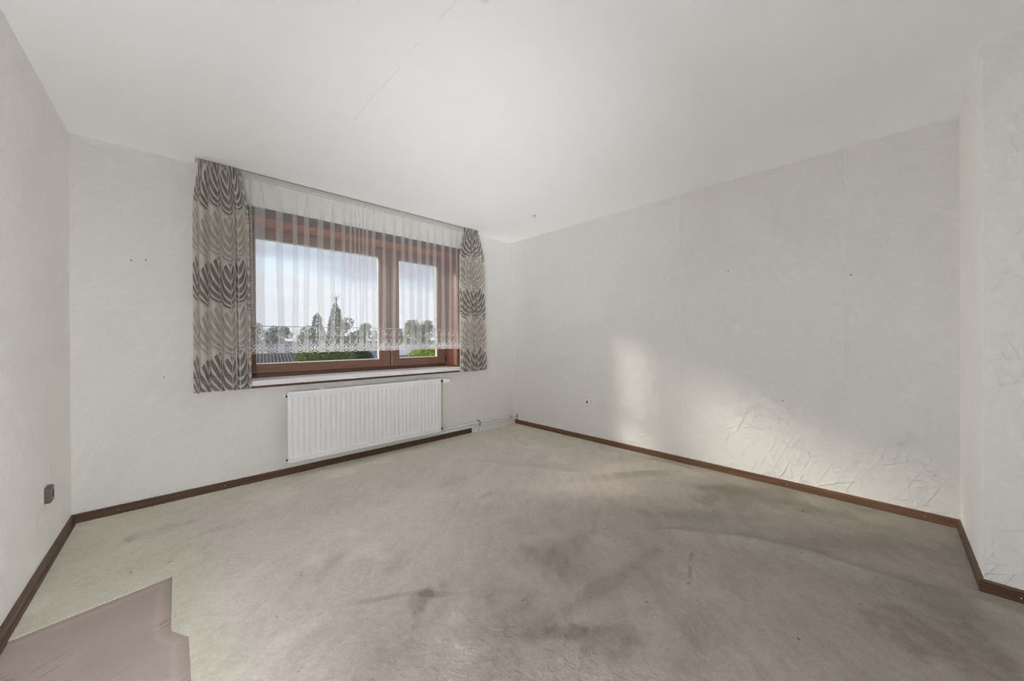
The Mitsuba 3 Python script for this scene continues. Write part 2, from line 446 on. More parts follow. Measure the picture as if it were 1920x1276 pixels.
# faint vertical paper edges on the right wall
for y in (-2.286, -3.415):
    z0, z1 = 0.06, H
    xs = [float(right_x(y, z)) for z in (z0, z1)]
    pts = [(x + dx, y + dy, z) for x, z in zip(xs, (z0, z1)) for dx in (0.002, -0.0003) for dy in (-0.0005, 0.0005)]
    add('wall_right__paper_seam', hull(pts), 'm_wall')

# ---- carpet: rumpled sheet with a cut-out, thin solid
RIDGES = [  # polyline, height, half-width
    ([(2.45, -2.55), (2.573, -2.702), (2.648, -2.841), (2.79, -3.06), (2.868, -3.29), (2.878, -3.509), (2.895, -3.687), (2.93, -3.845), (2.955, -4.05), (2.93, -4.4)], 0.040, 0.045),
    ([(2.35, -0.85), (2.533, -1.011), (2.782, -1.451), (2.937, -1.798), (3.29, -2.097), (3.674, -2.30)], 0.036, 0.050),
    ([(3.45, -1.05), (3.559, -1.346), (3.657, -1.787), (3.714, -2.186), (3.74, -2.6)], 0.036, 0.042),
    ([(3.50, -3.40), (3.535, -3.571), (3.524, -3.702), (3.538, -3.86)], 0.022, 0.040),
    ([(2.72, -2.48), (2.82, -2.62), (3.0, -2.95), (3.18, -3.26)], 0.006, 0.05),
    ([(2.05, -0.62), (2.25, -0.95), (2.4, -1.3)], 0.006, 0.07),
    ([(1.5, -0.55), (1.75, -0.75), (2.0, -0.95)], 0.005, 0.06),
    ([(3.0, -0.55), (3.2, -0.95), (3.3, -1.4)], 0.012, 0.05)]


def np_polyline_dist(X, Y, line):
    best, par = np.full(X.shape, 9.0), np.zeros(X.shape)
    n = len(line) - 1
    for i, (a, b) in enumerate(zip(line[:-1], line[1:])):
        a, b = np.array(a), np.array(b)
        t = np.clip(((X - a[0]) * (b[0] - a[0]) + (Y - a[1]) * (b[1] - a[1])) / ((b - a) ** 2).sum(), 0, 1)
        d = np.hypot(X - a[0] - t * (b[0] - a[0]), Y - a[1] - t * (b[1] - a[1]))
        par = np.where(d < best, (i + t) / n, par)
        best = np.minimum(best, d)
    return best, par


def catmull(line, k=6):
    p = np.array([line[0]] + list(line) + [line[-1]], float)
    out = []
    for i in range(1, len(p) - 2):
        for t in np.linspace(0, 1, k, endpoint=False):
            out.append(0.5 * ((2 * p[i]) + (-p[i - 1] + p[i + 1]) * t + (2 * p[i - 1] - 5 * p[i] + 4 * p[i + 1] - p[i + 2]) * t * t + (-p[i - 1] + 3 * p[i] - 3 * p[i + 1] + p[i + 2]) * t ** 3))
    return out + [p[-2]]


def carpet_height(X, Y):
    Z = 0.0035 * (nfbm(np.stack([X * 2.2, Y * 2.2, X * 0], -1), 3, 4) - 0.5)
    for line, h, wd in RIDGES:
        d, t = np_polyline_dist(X, Y, catmull(line))
        taper = np.clip(np.minimum(t, 1 - t) * 6, 0, 1)
        Z = Z + h * (0.35 + 0.65 * taper) * taper ** 0.5 * np.exp(-(d / wd) ** 2)
    wall = np.minimum(np.minimum(X - 0.0, -Y), np.where(Y > -D, W - X, XN - X))
    return Z * np.clip(wall / 0.06, 0, 1) + 0.0


gx, gy = np.linspace(-0.16, 4.02, 300), np.linspace(-4.7, 0.0, 330)
X, Y = np.meshgrid(gx, gy, indexing='ij')
Z = carpet_height(X, Y)
top = np.stack([X, Y, Z], -1)
bot = top.copy(); bot[..., 2] = -0.012
n_, m_ = X.shape
ft = grid_mesh(top).faces
fb = ft[:, ::-1] + n_ * m_
ringi = [(i, 0) for i in range(n_)] + [(n_ - 1, j) for j in range(1, m_)] + [(i, m_ - 1) for i in range(n_ - 2, -1, -1)] + [(0, j) for j in range(m_ - 2, 0, -1)]
rid = np.array([i * m_ + j for i, j in ringi])
nxt = np.roll(rid, -1)
side = np.vstack([np.stack([rid, rid + n_ * m_, nxt + n_ * m_], 1), np.stack([rid, nxt + n_ * m_, nxt], 1)])
solid = tm(np.vstack([top.reshape(-1, 3), bot.reshape(-1, 3)]), np.vstack([ft, fb, side]))
if solid.volume < 0:
    solid.invert()
cutter = trimesh.creation.extrude_polygon(shapely.Polygon(PATCH), 0.2, engine='earcut')
cutter.apply_translation((0, 0, -0.1))
carpet = to_manifold(solid) - to_manifold(cutter)
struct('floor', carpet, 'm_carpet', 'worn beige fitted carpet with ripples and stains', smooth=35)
rear_floor = box(-0.3, XN + 0.2, REAR - 0.1, -4.7, -0.012, 0.0)
add('floor__rear_strip', rear_floor, 'm_carpet')
pm = trimesh.creation.extrude_polygon(shapely.Polygon(PATCH).buffer(0.03), 0.003, engine='earcut')
pm.apply_translation((0, 0, -0.0105))
add('carpet_underlay', pm, 'm_patch', label='pinkish brown older carpet showing through the notched cut-out at the lower left', category='carpet')
struct('floor_slab', box(-0.6, 4.6, REAR - 0.2, WT, -0.2, -0.013), 'm_block', 'floor slab under the carpet')

# ---- baseboards: profile swept as prisms
BH, BT = 0.054, 0.014


def skirting(p0, p1, n, mat, h=BH, t=BT):
    """p0, p1 on the wall at floor level; n the direction into the room."""
    p0, p1, n = (np.array([*v, 0.0]) for v in (p0, p1, n))
    prof = [(0, -0.004), (t, -0.004), (t, h - 0.006), (t - 0.004, h), (0, h)]
    pts = [p + n * (a + 0.0008) + np.array([0, 0, b]) for p in (p0, p1) for a, b in prof]
    return hull(pts)


def shoe_strip(p0, p1, n):
    p0, p1, n = (np.array([*v, 0.0]) for v in (p0, p1, n))
    prof = [(BT + 0.0008, -0.003), (BT + 0.010, -0.003), (BT + 0.010, 0.006), (BT + 0.003, 0.012), (BT + 0.0008, 0.012)]
    return hull([p + n * a + np.array([0, 0, b]) for p in (p0, p1) for a, b in prof])


def nail(base, pos, n):
    add(base + '__nail', lathe([(0, 0), (0.0028, 0.0), (0.0022, 0.0014), (0, 0.0018)], np.array(pos) + np.array(n) * BT * 1.02, n, 10), 'm_nail', 30)


struct('baseboard_left', skirting((left_x(0.0), 0.0), (left_x(REAR), REAR), (1, 0), 'x'), 'm_skirting_y', 'dark brown wooden baseboard along the left wall')
add('baseboard_left__shoe_strip', shoe_strip((left_x(-0.024), -0.024), (left_x(-4.2), -4.2), (1, 0)), 'm_skirting_y')
struct('baseboard_far', skirting((BT, 0.0), (3.30, 0.0), (0, -1), 'x'), 'm_skirting_x', 'dark brown wooden baseboard under the window')
add('baseboard_far__shoe_strip', shoe_strip((BT + 0.002, 0.0), (1.4, 0.0), (0, -1)), 'm_skirting_x')
matte('m_skirting_lit', proc(wood_fn((0.075, 0.036, 0.018), (0.165, 0.082, 0.044), 'y')), 0.42, 0.5)  # lit copy of the skirting wood, brighter light painted into its colour
struct('baseboard_right', skirting((float(right_x(-0.02, 0)), -0.02), (W, -D), (-1, 0), 'y'), 'm_skirting_lit', 'brown wooden baseboard along the right wall')
struct('baseboard_return', skirting((W - BT, -D), (XN - BT, -D), (0, 1), 'x'), 'm_skirting_x', 'brown wooden baseboard on the short wall return')
struct('baseboard_near_right', skirting((XN, -D + BT), (XN, REAR), (-1, 0), 'y'), 'm_skirting_y', 'dark brown baseboard at the right edge of the picture')
for x in (0.204, 0.774):
    nail('baseboard_far', (x, 0.0, 0.026), (0, -1, 0))
for y in (-2.368, -3.086, -3.79):
    nail('baseboard_right', (float(right_x(y, 0)), y, 0.024), (-1, 0, 0))
nail('baseboard_near_right', (XN, -4.03, 0.022), (-1, 0, 0))

# white painted plank behind the pipes, in two lengths
k = thing('plinth_board', 'white painted plank at floor level behind the heating pipes in the far corner', 'board')
add(k + '__plank', box(3.20, 3.297, -0.034, -0.0155, -0.003, 0.072, 0.003), 'm_white_paint')
add(k + '__plank', box(3.303, 3.945, -0.038, -0.0005, -0.003, 0.076, 0.003), 'm_white_paint')

# ---------------------------------------------------------------- window
win = thing('window_1', 'wide brown wooden window with two sashes', 'window', kind='structure')
del labels[win]['category']
FY0, FY1 = 0.245, 0.315        # outer frame depth
SY0, SY1 = 0.232, 0.300        # sash depth
# lining of the niche: top, two sides
add(win + '__lining_top', box(NX0, NX1, 0.0, 0.245, NZ1 - 0.012, NZ1 - 0.0005), 'm_liner_wood')
add(win + '__lining_side', box(NX0, NX0 + 0.012, 0.0, 0.245, 0.838, NZ1 - 0.0125), 'm_liner_side')
add(win + '__lining_side', box(NX1 - 0.012, NX1, 0.0, 0.245, 0.838, NZ1 - 0.0125), 'm_liner_side')
# outer frame
fx0, fx1, fz0, fz1 = NX0 + 0.001, NX1 - 0.001, 0.801, NZ1 - 0.0125


def frame_mesh(x0, x1, z0, z1, w, y0, y1, wb=None, bev=0.003):
    wb = wb or w
    return [box(x0, x1, y0, y1, z1 - w, z1, bev), box(x0, x1, y0, y1, z0, z0 + wb, bev), box(x0, x0 + w, y0, y1, z0 + wb, z1 - w, bev), box(x1 - w, x1, y0, y1, z0 + wb, z1 - w, bev)]


fr = frame_mesh(fx0, fx1, fz0, fz1, 0.040, FY0, FY1 + 0.02, 0.068)
add(win + '__frame', cat(fr), 'm_frame_wood')
add(win + '__mullion', box(2.222, 2.312, FY0 + 0.012, FY1, fz0 + 0.068, fz1 - 0.04), 'm_frame_wood')
SZ0, SZ1 = 0.870, 2.166


def sash(x0, x1, wl, wr, zt, zb):
    s = win + '__sash'
    n = 0
    while any(kk.startswith(s + '__') for kk in scene):
        n += 1
        s = f'{win}__sash_{n:03d}'
    b = 0.004
    gx0, gx1, gz0, gz1 = x0 + wl, x1 - wr, SZ0 + zb, SZ1 - zt

    def mitre(pts_outer, pts_inner, ya, yb):
        return hull([(x, y, z) for x, z in pts_outer for y in (ya + 0.006, yb)] + [(x, y, z) for x, z in pts_inner for y in (ya, yb)] + [(0.9 * a[0] + 0.1 * c[0], ya, 0.9 * a[1] + 0.1 * c[1]) for a, c in zip(pts_outer, pts_inner)])
    o = [(x0, SZ0), (x1, SZ0), (x1, SZ1), (x0, SZ1)]
    i = [(gx0, gz0), (gx1, gz0), (gx1, gz1), (gx0, gz1)]
    for a, mat, nm in ((0, 'm_sash_x', 'rail'), (1, 'm_sash_z', 'stile'), (2, 'm_sash_x', 'rail'), (3, 'm_sash_z', 'stile')):
        c = (a + 1) % 4
        e = 0.0007
        po, pi_ = [o[a], o[c]], [i[a], i[c]]
        mid = np.mean(po + pi_, axis=0)
        sc = lambda q: (q[0] + np.sign(mid[0] - q[0]) * (e if a in (0, 2) else 0), q[1] + np.sign(mid[1] - q[1]) * (e if a in (1, 3) else 0))
        add(s + '__' + nm, mitre([sc(q) for q in po], [sc(q) for q in pi_], SY0, SY1), mat)
    bw = 0.009
    bead = [box(gx0, gx1, SY0 + 0.012, SY0 + 0.05, gz0 - 0.002, gz0 + bw), box(gx0, gx1, SY0 + 0.02, SY0 + 0.05, gz1 - bw * 0.6, gz1 + 0.002),
            box(gx0 - 0.002, gx0 + bw * 0.6, SY0 + 0.02, SY0 + 0.05, gz0 + bw, gz1 - bw * 0.6), box(gx1 - bw * 0.6, gx1 + 0.002, SY0 + 0.02, SY0 + 0.05, gz0 + bw, gz1 - bw * 0.6)]
    add(s + '__glazing_bead', cat(bead), 'm_bead')
    gy = SY0 + 0.042
    add(s + '__pane', tm([(gx0, gy, gz0), (gx1, gy, gz0), (gx1, gy, gz1), (gx0, gy, gz1)], [[0, 1, 2], [0, 2, 3]]), 'm_glass')
    return s


s0 = sash(0.930, 2.262, 0.088, 0.124, 0.090, 0.084)
s1 = sash(2.272, 2.988, 0.094, 0.112, 0.090, 0.084)
for z in (0.900, 2.10):
    add(s1 + '__hinge', lathe([(0, 0), (0.007, 0), (0.007, 0.06), (0, 0.06)], (2.990, SY0 - 0.004, z), (0, 0, 1), 12), 'm_black_plastic', 40)
# casing boards on the wall
cas = win + '__casing'
add(cas, box(NX0 - 0.07, NX1 + 0.07, -0.014, -0.0005, NZ1 - 0.004, NZ1 + 0.073, 0.002), 'm_fascia_wood')
add(cas, box(NX0 - 0.07, NX0 - 0.001, -0.014, -0.0005, 0.84, NZ1 - 0.005, 0.002), 'm_fascia_wood')
add(cas, box(NX1 + 0.001, NX1 + 0.07, -0.014, -0.0005, 0.84, NZ1 - 0.005, 0.002), 'm_fascia_wood')
add(cas, box(NX0 - 0.07, NX1 + 0.03, -0.020, -0.0005, 0.772, 0.7935, 0.002), 'm_frame_wood')
add(win + '__sill', box(NX0 + 0.001, NX1 - 0.001, -0.062, FY0 - 0.001, 0.801, 0.836, 0.003), 'm_sill')
add(win + '__sill_front', box(NX0 - 0.06, NX1 + 0.02, -0.062, -0.0008, 0.7945, 0.8358, 0.003), 'm_sill')
# outside sill and roller shutter box
add(win + '__outer_sill', box(NX0 - 0.03, NX1 + 0.03, 0.336, 0.50, 0.79, 0.815), 'm_pale_roof')

# ---------------------------------------------------------------- curtain rail, curtains
RY = -0.130
k = thing('curtain_rail', 'long flat curtain rail fixed to the ceiling above the window', 'curtain rail')
add(k + '__track', box(0.612, 3.222, RY - 0.022, 0.0 - 0.045, H - 0.0050, H - 0.0005, 0.001), 'm_rail')
add(k + '__groove', box(0.620, 3.214, RY - 0.006, RY + 0.006, H - 0.0062, H - 0.0052), 'm_rail_groove')
for x in (0.607, 3.2265):
    add(k + '__end_cap', box(x - 0.003, x + 0.003, RY - 0.022, -0.045, H - 0.0060, H - 0.0005, 0.001), 'm_rail')


def sm(a, b, x):
    t = np.clip((x - a) / (b - a), 0, 1)
    return t * t * (3 - 2 * t)


def drape(name, label, top, bottom, z0, folds, seed, phase, zt=2.4935):
    """A printed curtain: pleats gathered at the tape, opening downwards."""
    r = np.random.default_rng(seed)
    n, m = 46 * folds + 1, 60
    s = np.linspace(0, folds, n)
    wv = r.uniform(0.75, 1.3, folds)
    cum = np.concatenate([[0], np.cumsum(wv)]) / wv.sum()
    base = np.interp(s, np.arange(folds + 1), cum)
    amp = np.interp(s, np.arange(folds + 1) , r.uniform(0.7, 1.25, folds + 1))
    lean = np.interp(s, np.arange(folds + 1), r.uniform(-0.5, 0.5, folds + 1))
    zs = np.linspace(zt, z0, m)
    P, arc = np.zeros((n, m, 3)), None
    for j, z in enumerate(zs):
        g = (zt - z) / (zt - z0)
        e = sm(0, 0.22, g) ** 0.8
        x0 = top[0] + (bottom[0] - top[0]) * e
        x1 = top[1] + (bottom[1] - top[1]) * (0.75 * e + 0.25 * g)
        w = x1 - x0
        a = 2 * PI * s + phase
        pitch = w / folds
        x = x0 + w * base + pitch * (0.21 + 0.08 * g) * amp * np.sin(a) * np.sin(PI * np.clip(s / folds, 0, 1)) ** 0.3
        dep = (0.022 + 0.028 * sm(0, 0.3, g)) * amp
        y = RY - 0.018 + dep * np.cos(a + 0.5 * lean * g) + 0.010 * np.sin(2.3 * s + 3 * g + phase) * g
        if g < 0.12:   # the pinched tape
            y = y + 0.006 * np.sin(6 * a) * (1 - g / 0.12)
        P[:, j] = np.stack([x, np.minimum(y, -0.090), np.full(n, z)], -1)
    row = P[:, m // 2]
    u = np.concatenate([[0], np.cumsum(np.linalg.norm(np.diff(row, axis=0), axis=1))])
    uv = np.stack([np.repeat(u[:, None] + phase * 0.03, m, 1), P[..., 2]], -1).reshape(-1, 2)
    t = thing(name, label, 'curtain')
    mesh = grid_mesh(P)
    add(t + '__drape', mesh, 'm_curtain', True, uv=uv)
    # gathered header tape and its hooks
    tape = P[:, :2].copy(); tape[:, 0, 2] = zt - 0.0005; tape[:, 1, 2] = zt - 0.022; tape[..., 1] += 0.005
    add(t + '__header_tape', grid_mesh(tape), 'm_rail_dark', True)
    return t


drape('curtain', 'leaf patterned taupe curtain at the left of the window', (0.622, 0.868), (0.588, 0.938), 0.783, 5, 3, 0.6)
drape('curtain', 'narrower leaf patterned taupe curtain at the right of the window, nearest the room corner', (3.010, 3.212), (2.925, 3.325), 0.783, 5, 8, 2.1)

# ---- sheer net curtain with lace border
SHEER_Y = -0.058
pitches = []
x = 0.80
rs = np.random.default_rng(21)
while x < 3.05:
    if 1.66 < x < 1.86:
        p = rs.uniform(0.030, 0.046)
    elif x < 1.15:
        p = rs.uniform(0.115, 0.145)
    else:
        p = rs.uniform(0.080, 0.118)
    pitches.append(p); x += p
pitches = np.array(pitches) * (3.085 - 0.80) / sum(pitches)
NP_ = len(pitches)
knots = np.concatenate([[0.80], 0.80 + np.cumsum(pitches)])
amps = rs.uniform(0.36, 0.52, NP_ + 1)
leans = rs.uniform(-1.0, 1.0, NP_ + 1)
deps = rs.uniform(0.7, 1.2, NP_ + 1)
SH_T, SH_B = 2.4940, 1.075


def sheer_pt(s, z):
    """Point of the net at pleat coordinate s and height z (arrays)."""
    s, z = np.broadcast_arrays(np.asarray(s, float), np.asarray(z, float))
    i = np.arange(NP_ + 1)
    base = np.interp(s, i, knots)
    p = np.interp(s, np.arange(NP_) + 0.5, pitches)
    am, ln, dp = (np.interp(s, i, a) for a in (amps, leans, deps))
    g = (SH_T - z) / (SH_T - SH_B)
    open_ = np.clip(g / 0.16, 0, 1) ** 0.75
    a = 2 * PI * s + 0.5 * ln * g
    x = base + p * am * (0.12 + 0.88 * open_) * np.sin(a) + 0.030 * ln * g * np.clip(p / 0.1, 0, 1)
    x = x + 0.012 * np.sin(1.7 * s + 4 * g) * g
    y = SHEER_Y + (0.003 + 0.013 * open_ * dp) * np.cos(a)
    return np.stack([x, np.clip(y, -0.083, -0.026), z], -1)


ss = np.linspace(0, NP_, 36 * NP_ + 1)
zs = np.concatenate([np.linspace(SH_T, SH_T - 0.3, 14), np.linspace(SH_T - 0.34, SH_B, 22)])
P = sheer_pt(ss[:, None], zs[None, :])
net = thing('net_curtain', 'white sheer net curtain with a lace hem hanging across the window', 'net curtain')
add(net + '__net', grid_mesh(P), 'm_sheer', True)
tp = sheer_pt(ss[:, None], np.array([SH_T, SH_T - 0.028])[None, :]); tp[..., 1] -= 0.0012
add(net + '__heading_tape', grid_mesh(tp), 'm_sheer_tape', True)

# lace drawn flat in (fabric length, height), then laid on the folds
zref = 1.18
sfine = np.linspace(0, NP_, 200 * NP_ + 1)
pf = sheer_pt(sfine, zref)
arc = np.concatenate([[0], np.cumsum(np.linalg.norm(np.diff(pf, axis=0), axis=1))])
LEN = arc[-1]


def line(a, b, w):
    return shapely.LineString([a, b]).buffer(w / 2, cap_style='square', quad_segs=2)


def ring(c, r, w, squash=1.0, q=5):
    o = shapely.Point(c).buffer(r, quad_segs=q).difference(shapely.Point(c).buffer(r - w, quad_segs=q))
    return shapely.affinity.scale(o, 1.0, squash, origin=c)


def poly_path(pts, w):
    return shapely.LineString(pts).buffer(w / 2, quad_segs=2)


LACE_K = 0.62


def lace_motif(v, P0=0.092):
    """One repeat, local x in 0..P0, z from 0 (tip) up to 0.215."""
    c = P0 / 2
    g = []
    arcp = [(c + c * math.cos(t), 0.030 - 0.030 * math.sin(t)) for t in np.linspace(0, PI, 11)]
    g.append(poly_path(arcp, 0.009))
    g.append(ring((c, 0.046), 0.026, 0.008, 1.15))
    for t in np.linspace(0, 2 * PI, 5, endpoint=False):
        q = (c + 0.012 * math.cos(t + PI / 2), 0.047 + 0.013 * math.sin(t + PI / 2))
        g.append(shapely.Point(q).buffer(0.0058, quad_segs=2))
    for sx in (0.0, P0):
        g.append(shapely.affinity.scale(shapely.Point(sx, 0.062).buffer(0.013, quad_segs=3), 0.8, 1.6))
        g.append(ring((sx, 0.103), 0.017, 0.0055, 1.2, 4))
    for sgn in (-1, 1):
        g.append(poly_path([(c + sgn * 0.026, 0.050), (c + sgn * 0.040, 0.082), (c + sgn * 0.018, 0.108), (c, 0.128)], 0.0055))
        g.append(poly_path([(c, 0.076), (c + sgn * 0.020, 0.096), (c + sgn * 0.046, 0.128)], 0.0050))
        g.append(poly_path([(c + sgn * 0.046, 0.010), (c + sgn * 0.030, 0.030)], 0.006))
    # the flower sprig above
    if v % 2 == 0:
        for t in np.linspace(0, 2 * PI, 6, endpoint=False):
            g.append(shapely.Point(c + 0.014 * math.cos(t), 0.146 + 0.014 * math.sin(t)).buffer(0.0062, quad_segs=2))
        g.append(poly_path([(c, 0.160), (c + 0.010, 0.176), (c + 0.004, 0.196)], 0.0042))
        g.append(shapely.Point(c + 0.016, 0.184).buffer(0.0052, quad_segs=2))
    else:
        g.append(ring((c, 0.150), 0.012, 0.0055, 1.3, 3))
        g.append(poly_path([(c, 0.164), (c - 0.014, 0.180), (c - 0.008, 0.200)], 0.0042))
        g.append(shapely.Point(c - 0.022, 0.172).buffer(0.0052, quad_segs=2))
        g.append(shapely.Point(c + 0.014, 0.192).buffer(0.0045, quad_segs=2))
    for q in ((0.012, 0.140), (P0 - 0.012, 0.158), (0.022, 0.180), (P0 - 0.020, 0.196)):
        g.append(shapely.Point(q).buffer(0.0038, quad_segs=1))
    m = shapely.affinity.scale(shapely.union_all(g), LACE_K, LACE_K, origin=(0, 0))
    if v % 2:                                           # loose sprigs up to the cord
        m = shapely.union_all([m] + [shapely.Point(P0 * LACE_K * q, z).buffer(0.0042, quad_segs=2) for q, z in ((0.2, 0.150), (0.7, 0.163), (0.4, 0.182), (0.85, 0.196), (0.15, 0.207))]
                              + [poly_path([(P0 * LACE_K * 0.5, 0.140), (P0 * LACE_K * 0.3, 0.165), (P0 * LACE_K * 0.6, 0.195)], 0.0030)])
    else:
        m = shapely.union_all([m, ring((P0 * LACE_K / 2, 0.165), 0.010, 0.004, 1.4, 3)] + [shapely.Point(P0 * LACE_K * q, z).buffer(0.0040, quad_segs=2) for q, z in ((0.1, 0.146), (0.9, 0.180), (0.5, 0.192), (0.3, 0.205))])
    return m.simplify(0.0005)


def flat_tris(shape):
    vs, fs, at = [], [], 0
    for gg in getattr(shape, 'geoms', [shape]):
        v, f = trimesh.creation.triangulate_polygon(gg, engine='earcut')
        vs.append(v); fs.append(f + at); at += len(v)
    return np.vstack(vs), np.vstack(fs)


MOT = [flat_tris(lace_motif(v)) for v in (0, 1)]
LP = 0.092 * LACE_K
nrep = int(LEN / LP)
vs, fs, at = [], [], 0
SH_HEM = 1.058
for i in range(nrep):
    v, f = MOT[i % 2]
    L = (v[:, 0] + i * LP) * LEN / (nrep * LP)
    s = np.interp(np.clip(L, 0, LEN), arc, sfine)
    pt = sheer_pt(s, SH_HEM + v[:, 1])
    pt[:, 1] -= 0.0012
    vs.append(pt); fs.append(f + at); at += len(v)
add(net + '__lace_border', tm(np.vstack(vs), np.vstack(fs)), 'm_lace', label='white lace border with scalloped edge')
cord = sheer_pt(ss[:, None], np.array([1.2865, 1.2800])[None, :]); cord[..., 1] -= 0.0016
add(net + '__lace_cord', grid_mesh(cord), 'm_lace_cord', True, label='grey cord above the lace')
# the lace edging down the open side, at the left
g = [poly_path([(0.004 + 0.012 * (i % 2), 0.012 * i) for i in range(99)], 0.0035), line((0.0, 0.0), (0.0, 1.18), 0.004), line((0.020, 0.0), (0.020, 1.18), 0.004)]
for i in range(48):
    g.append(shapely.Point(0.010, 0.006 + 0.0245 * i).buffer(0.0045, quad_segs=2))
v, f = flat_tris(shapely.union_all(g).segmentize(0.05).simplify(0.0003))
s_e = np.interp(arc[np.searchsorted(pf[:, 0], 0.945)] + v[:, 0], arc, sfine)
pt = sheer_pt(s_e, 1.29 + v[:, 1]); pt[:, 1] -= 0.0016
add(net + '__side_lace', tm(pt, f), 'm_lace_cord')

# ---------------------------------------------------------------- radiator
rad = thing('radiator', 'white ribbed panel radiator on the wall under the window', 'radiator')
RX0, RX1, RZ0, RZ1 = 1.182, 2.690, 0.120, 0.726
RF = -0.128
NF = 34
n = NF * 20 + 1
xs = np.linspace(RX0, RX1, n)
zs = np.array([RZ0, RZ0 + 0.006, RZ0 + 0.012, RZ0 + 0.032, RZ0 + 0.036, RZ0 + 0.040, RZ0 + 0.050, RZ0 + 0.056, RZ0 + 0.066, RZ0 + 0.078, 0.30, 0.50, RZ1 - 0.075, RZ1 - 0.062, RZ1 - 0.052, RZ1 - 0.046, RZ1 - 0.016, RZ1 - 0.008, RZ1 - 0.003, RZ1])
ph = (xs - RX0 - 0.012) / (RX1 - RX0 - 0.024) * NF
fr_ = ph - np.floor(ph)
groove = np.clip(1.7 - np.abs(fr_ - 0.5) / 0.085, 0, 1)
groove = groove * groove * (3 - 2 * groove)
inside = ((ph > 0) & (ph < NF)).astype(float)
vert = sm(RZ0 + 0.050, RZ0 + 0.072, zs) * (1 - sm(RZ1 - 0.070, RZ1 - 0.048, zs))
Yf = RF + 0.017 * (groove * inside)[:, None] * vert[None, :]
roll = 0.010 * (np.clip((zs - (RZ1 - 0.016)) / 0.016, 0, 1) ** 2)[None, :] + 0.008 * (np.clip((RZ0 + 0.012 - zs) / 0.012, 0, 1) ** 2)[None, :]
edge = 0.006 * np.exp(-np.minimum(xs - RX0, RX1 - xs) / 0.004)[:, None]
P = np.stack([np.repeat(xs[:, None], len(zs), 1), Yf + roll + edge + 0.005 * sm(RZ0 + 0.040, RZ0 + 0.032, zs)[None, :], np.repeat(zs[None], n, 0)], -1)
back = P[:, ::-1].copy(); back[..., 1] = RF + 0.026
full = np.concatenate([P, back, P[:, :1]], 1)
panel = grid_mesh(full)
caps = [hull([(x - 0.0005, RF + 0.008, RZ0 + 0.004), (x + 0.0005, RF + 0.008, RZ0 + 0.004), (x, RF + 0.02, RZ0), (x - 0.0005, RF + 0.009, RZ1 - 0.004), (x + 0.0005, RF + 0.009, RZ1 - 0.004), (x, RF + 0.02, RZ1)]) for x in (RX0 + 0.0005, RX1 - 0.0005)]
add(rad + '__panel', cat([panel] + caps), 'm_enamel', 32)
fins = []
for i in range(45):
    x = RX0 + 0.03 + i * (RX1 - RX0 - 0.06) / 44
    fins.append(box(x - 0.0008, x + 0.0008, RF + 0.0265, -0.066, RZ0 + 0.07, RZ1 - 0.07))
add(rad + '__fins', cat(fins), 'm_fin')
for x in (1.455, 2.440):
    br = cat([box(x - 0.014, x + 0.014, -0.125, -0.0008, 0.735, 0.7405, 0.001), box(x - 0.014, x + 0.014, -0.006, -0.0008, 0.55, 0.735), box(x - 0.010, x + 0.010, -0.108, -0.098, 0.7265, 0.735)])
    add(rad + '__bracket', br, 'm_white_plastic')
for x in (RX0 + 0.05, RX1 - 0.05):     # lower wall supports
    add(rad + '__bracket', box(x - 0.015, x + 0.015, RF + 0.0268, -0.0008, 0.145, 0.175), 'm_enamel_old')
# thermostatic valve at upper right
v0 = np.array([RX1 + 0.001, -0.098, 0.692])
add(rad + '__valve_stem', lathe([(0, 0), (0.010, 0), (0.010, 0.012), (0.007, 0.014), (0.007, 0.030), (0.013, 0.032), (0.013, 0.036), (0, 0.036)], v0, (1, 0, 0), 20), 'm_black_plastic', 40)
prof = [(0, 0), (0.019, 0), (0.025, 0.006), (0.0295, 0.022), (0.0295, 0.046), (0.026, 0.060), (0.021, 0.068), (0.021, 0.080), (0.016, 0.085), (0, 0.085)]
add(rad + '__thermostat_head', lathe(prof, v0 + (0.036, 0, 0), (1, -0.30, -0.05), 32), 'm_white_plastic', 35)
# bleed valve at upper left, blind plug at lower left
v1 = np.array([RX0 - 0.001, -0.100, 0.690])
add(rad + '__bleed_collar', lathe([(0, 0), (0.010, 0), (0.010, 0.010), (0, 0.010)], v1, (-1, 0, 0), 18), 'm_black_plastic', 40)
add(rad + '__bleed_valve', lathe([(0, 0.010), (0.006, 0.010), (0.006, 0.018), (0.010, 0.020), (0.010, 0.026), (0.005, 0.028), (0, 0.030)], v1, (-1, 0, 0), 18), 'm_white_plastic', 40)
add(rad + '__plug', lathe([(0, 0), (0.009, 0), (0.009, 0.008), (0, 0.010)], (RX0 - 0.001, -0.100, 0.150), (-1, 0, 0), 18), 'm_black_plastic', 40)
# lower right connection
add(rad + '__connection', lathe([(0, 0), (0.009, 0), (0.009, 0.014), (0.013, 0.015), (0.013, 0.026), (0, 0.028)], (RX1 + 0.001, -0.098, 0.155), (1, 0, 0), 18), 'm_black_plastic', 40)

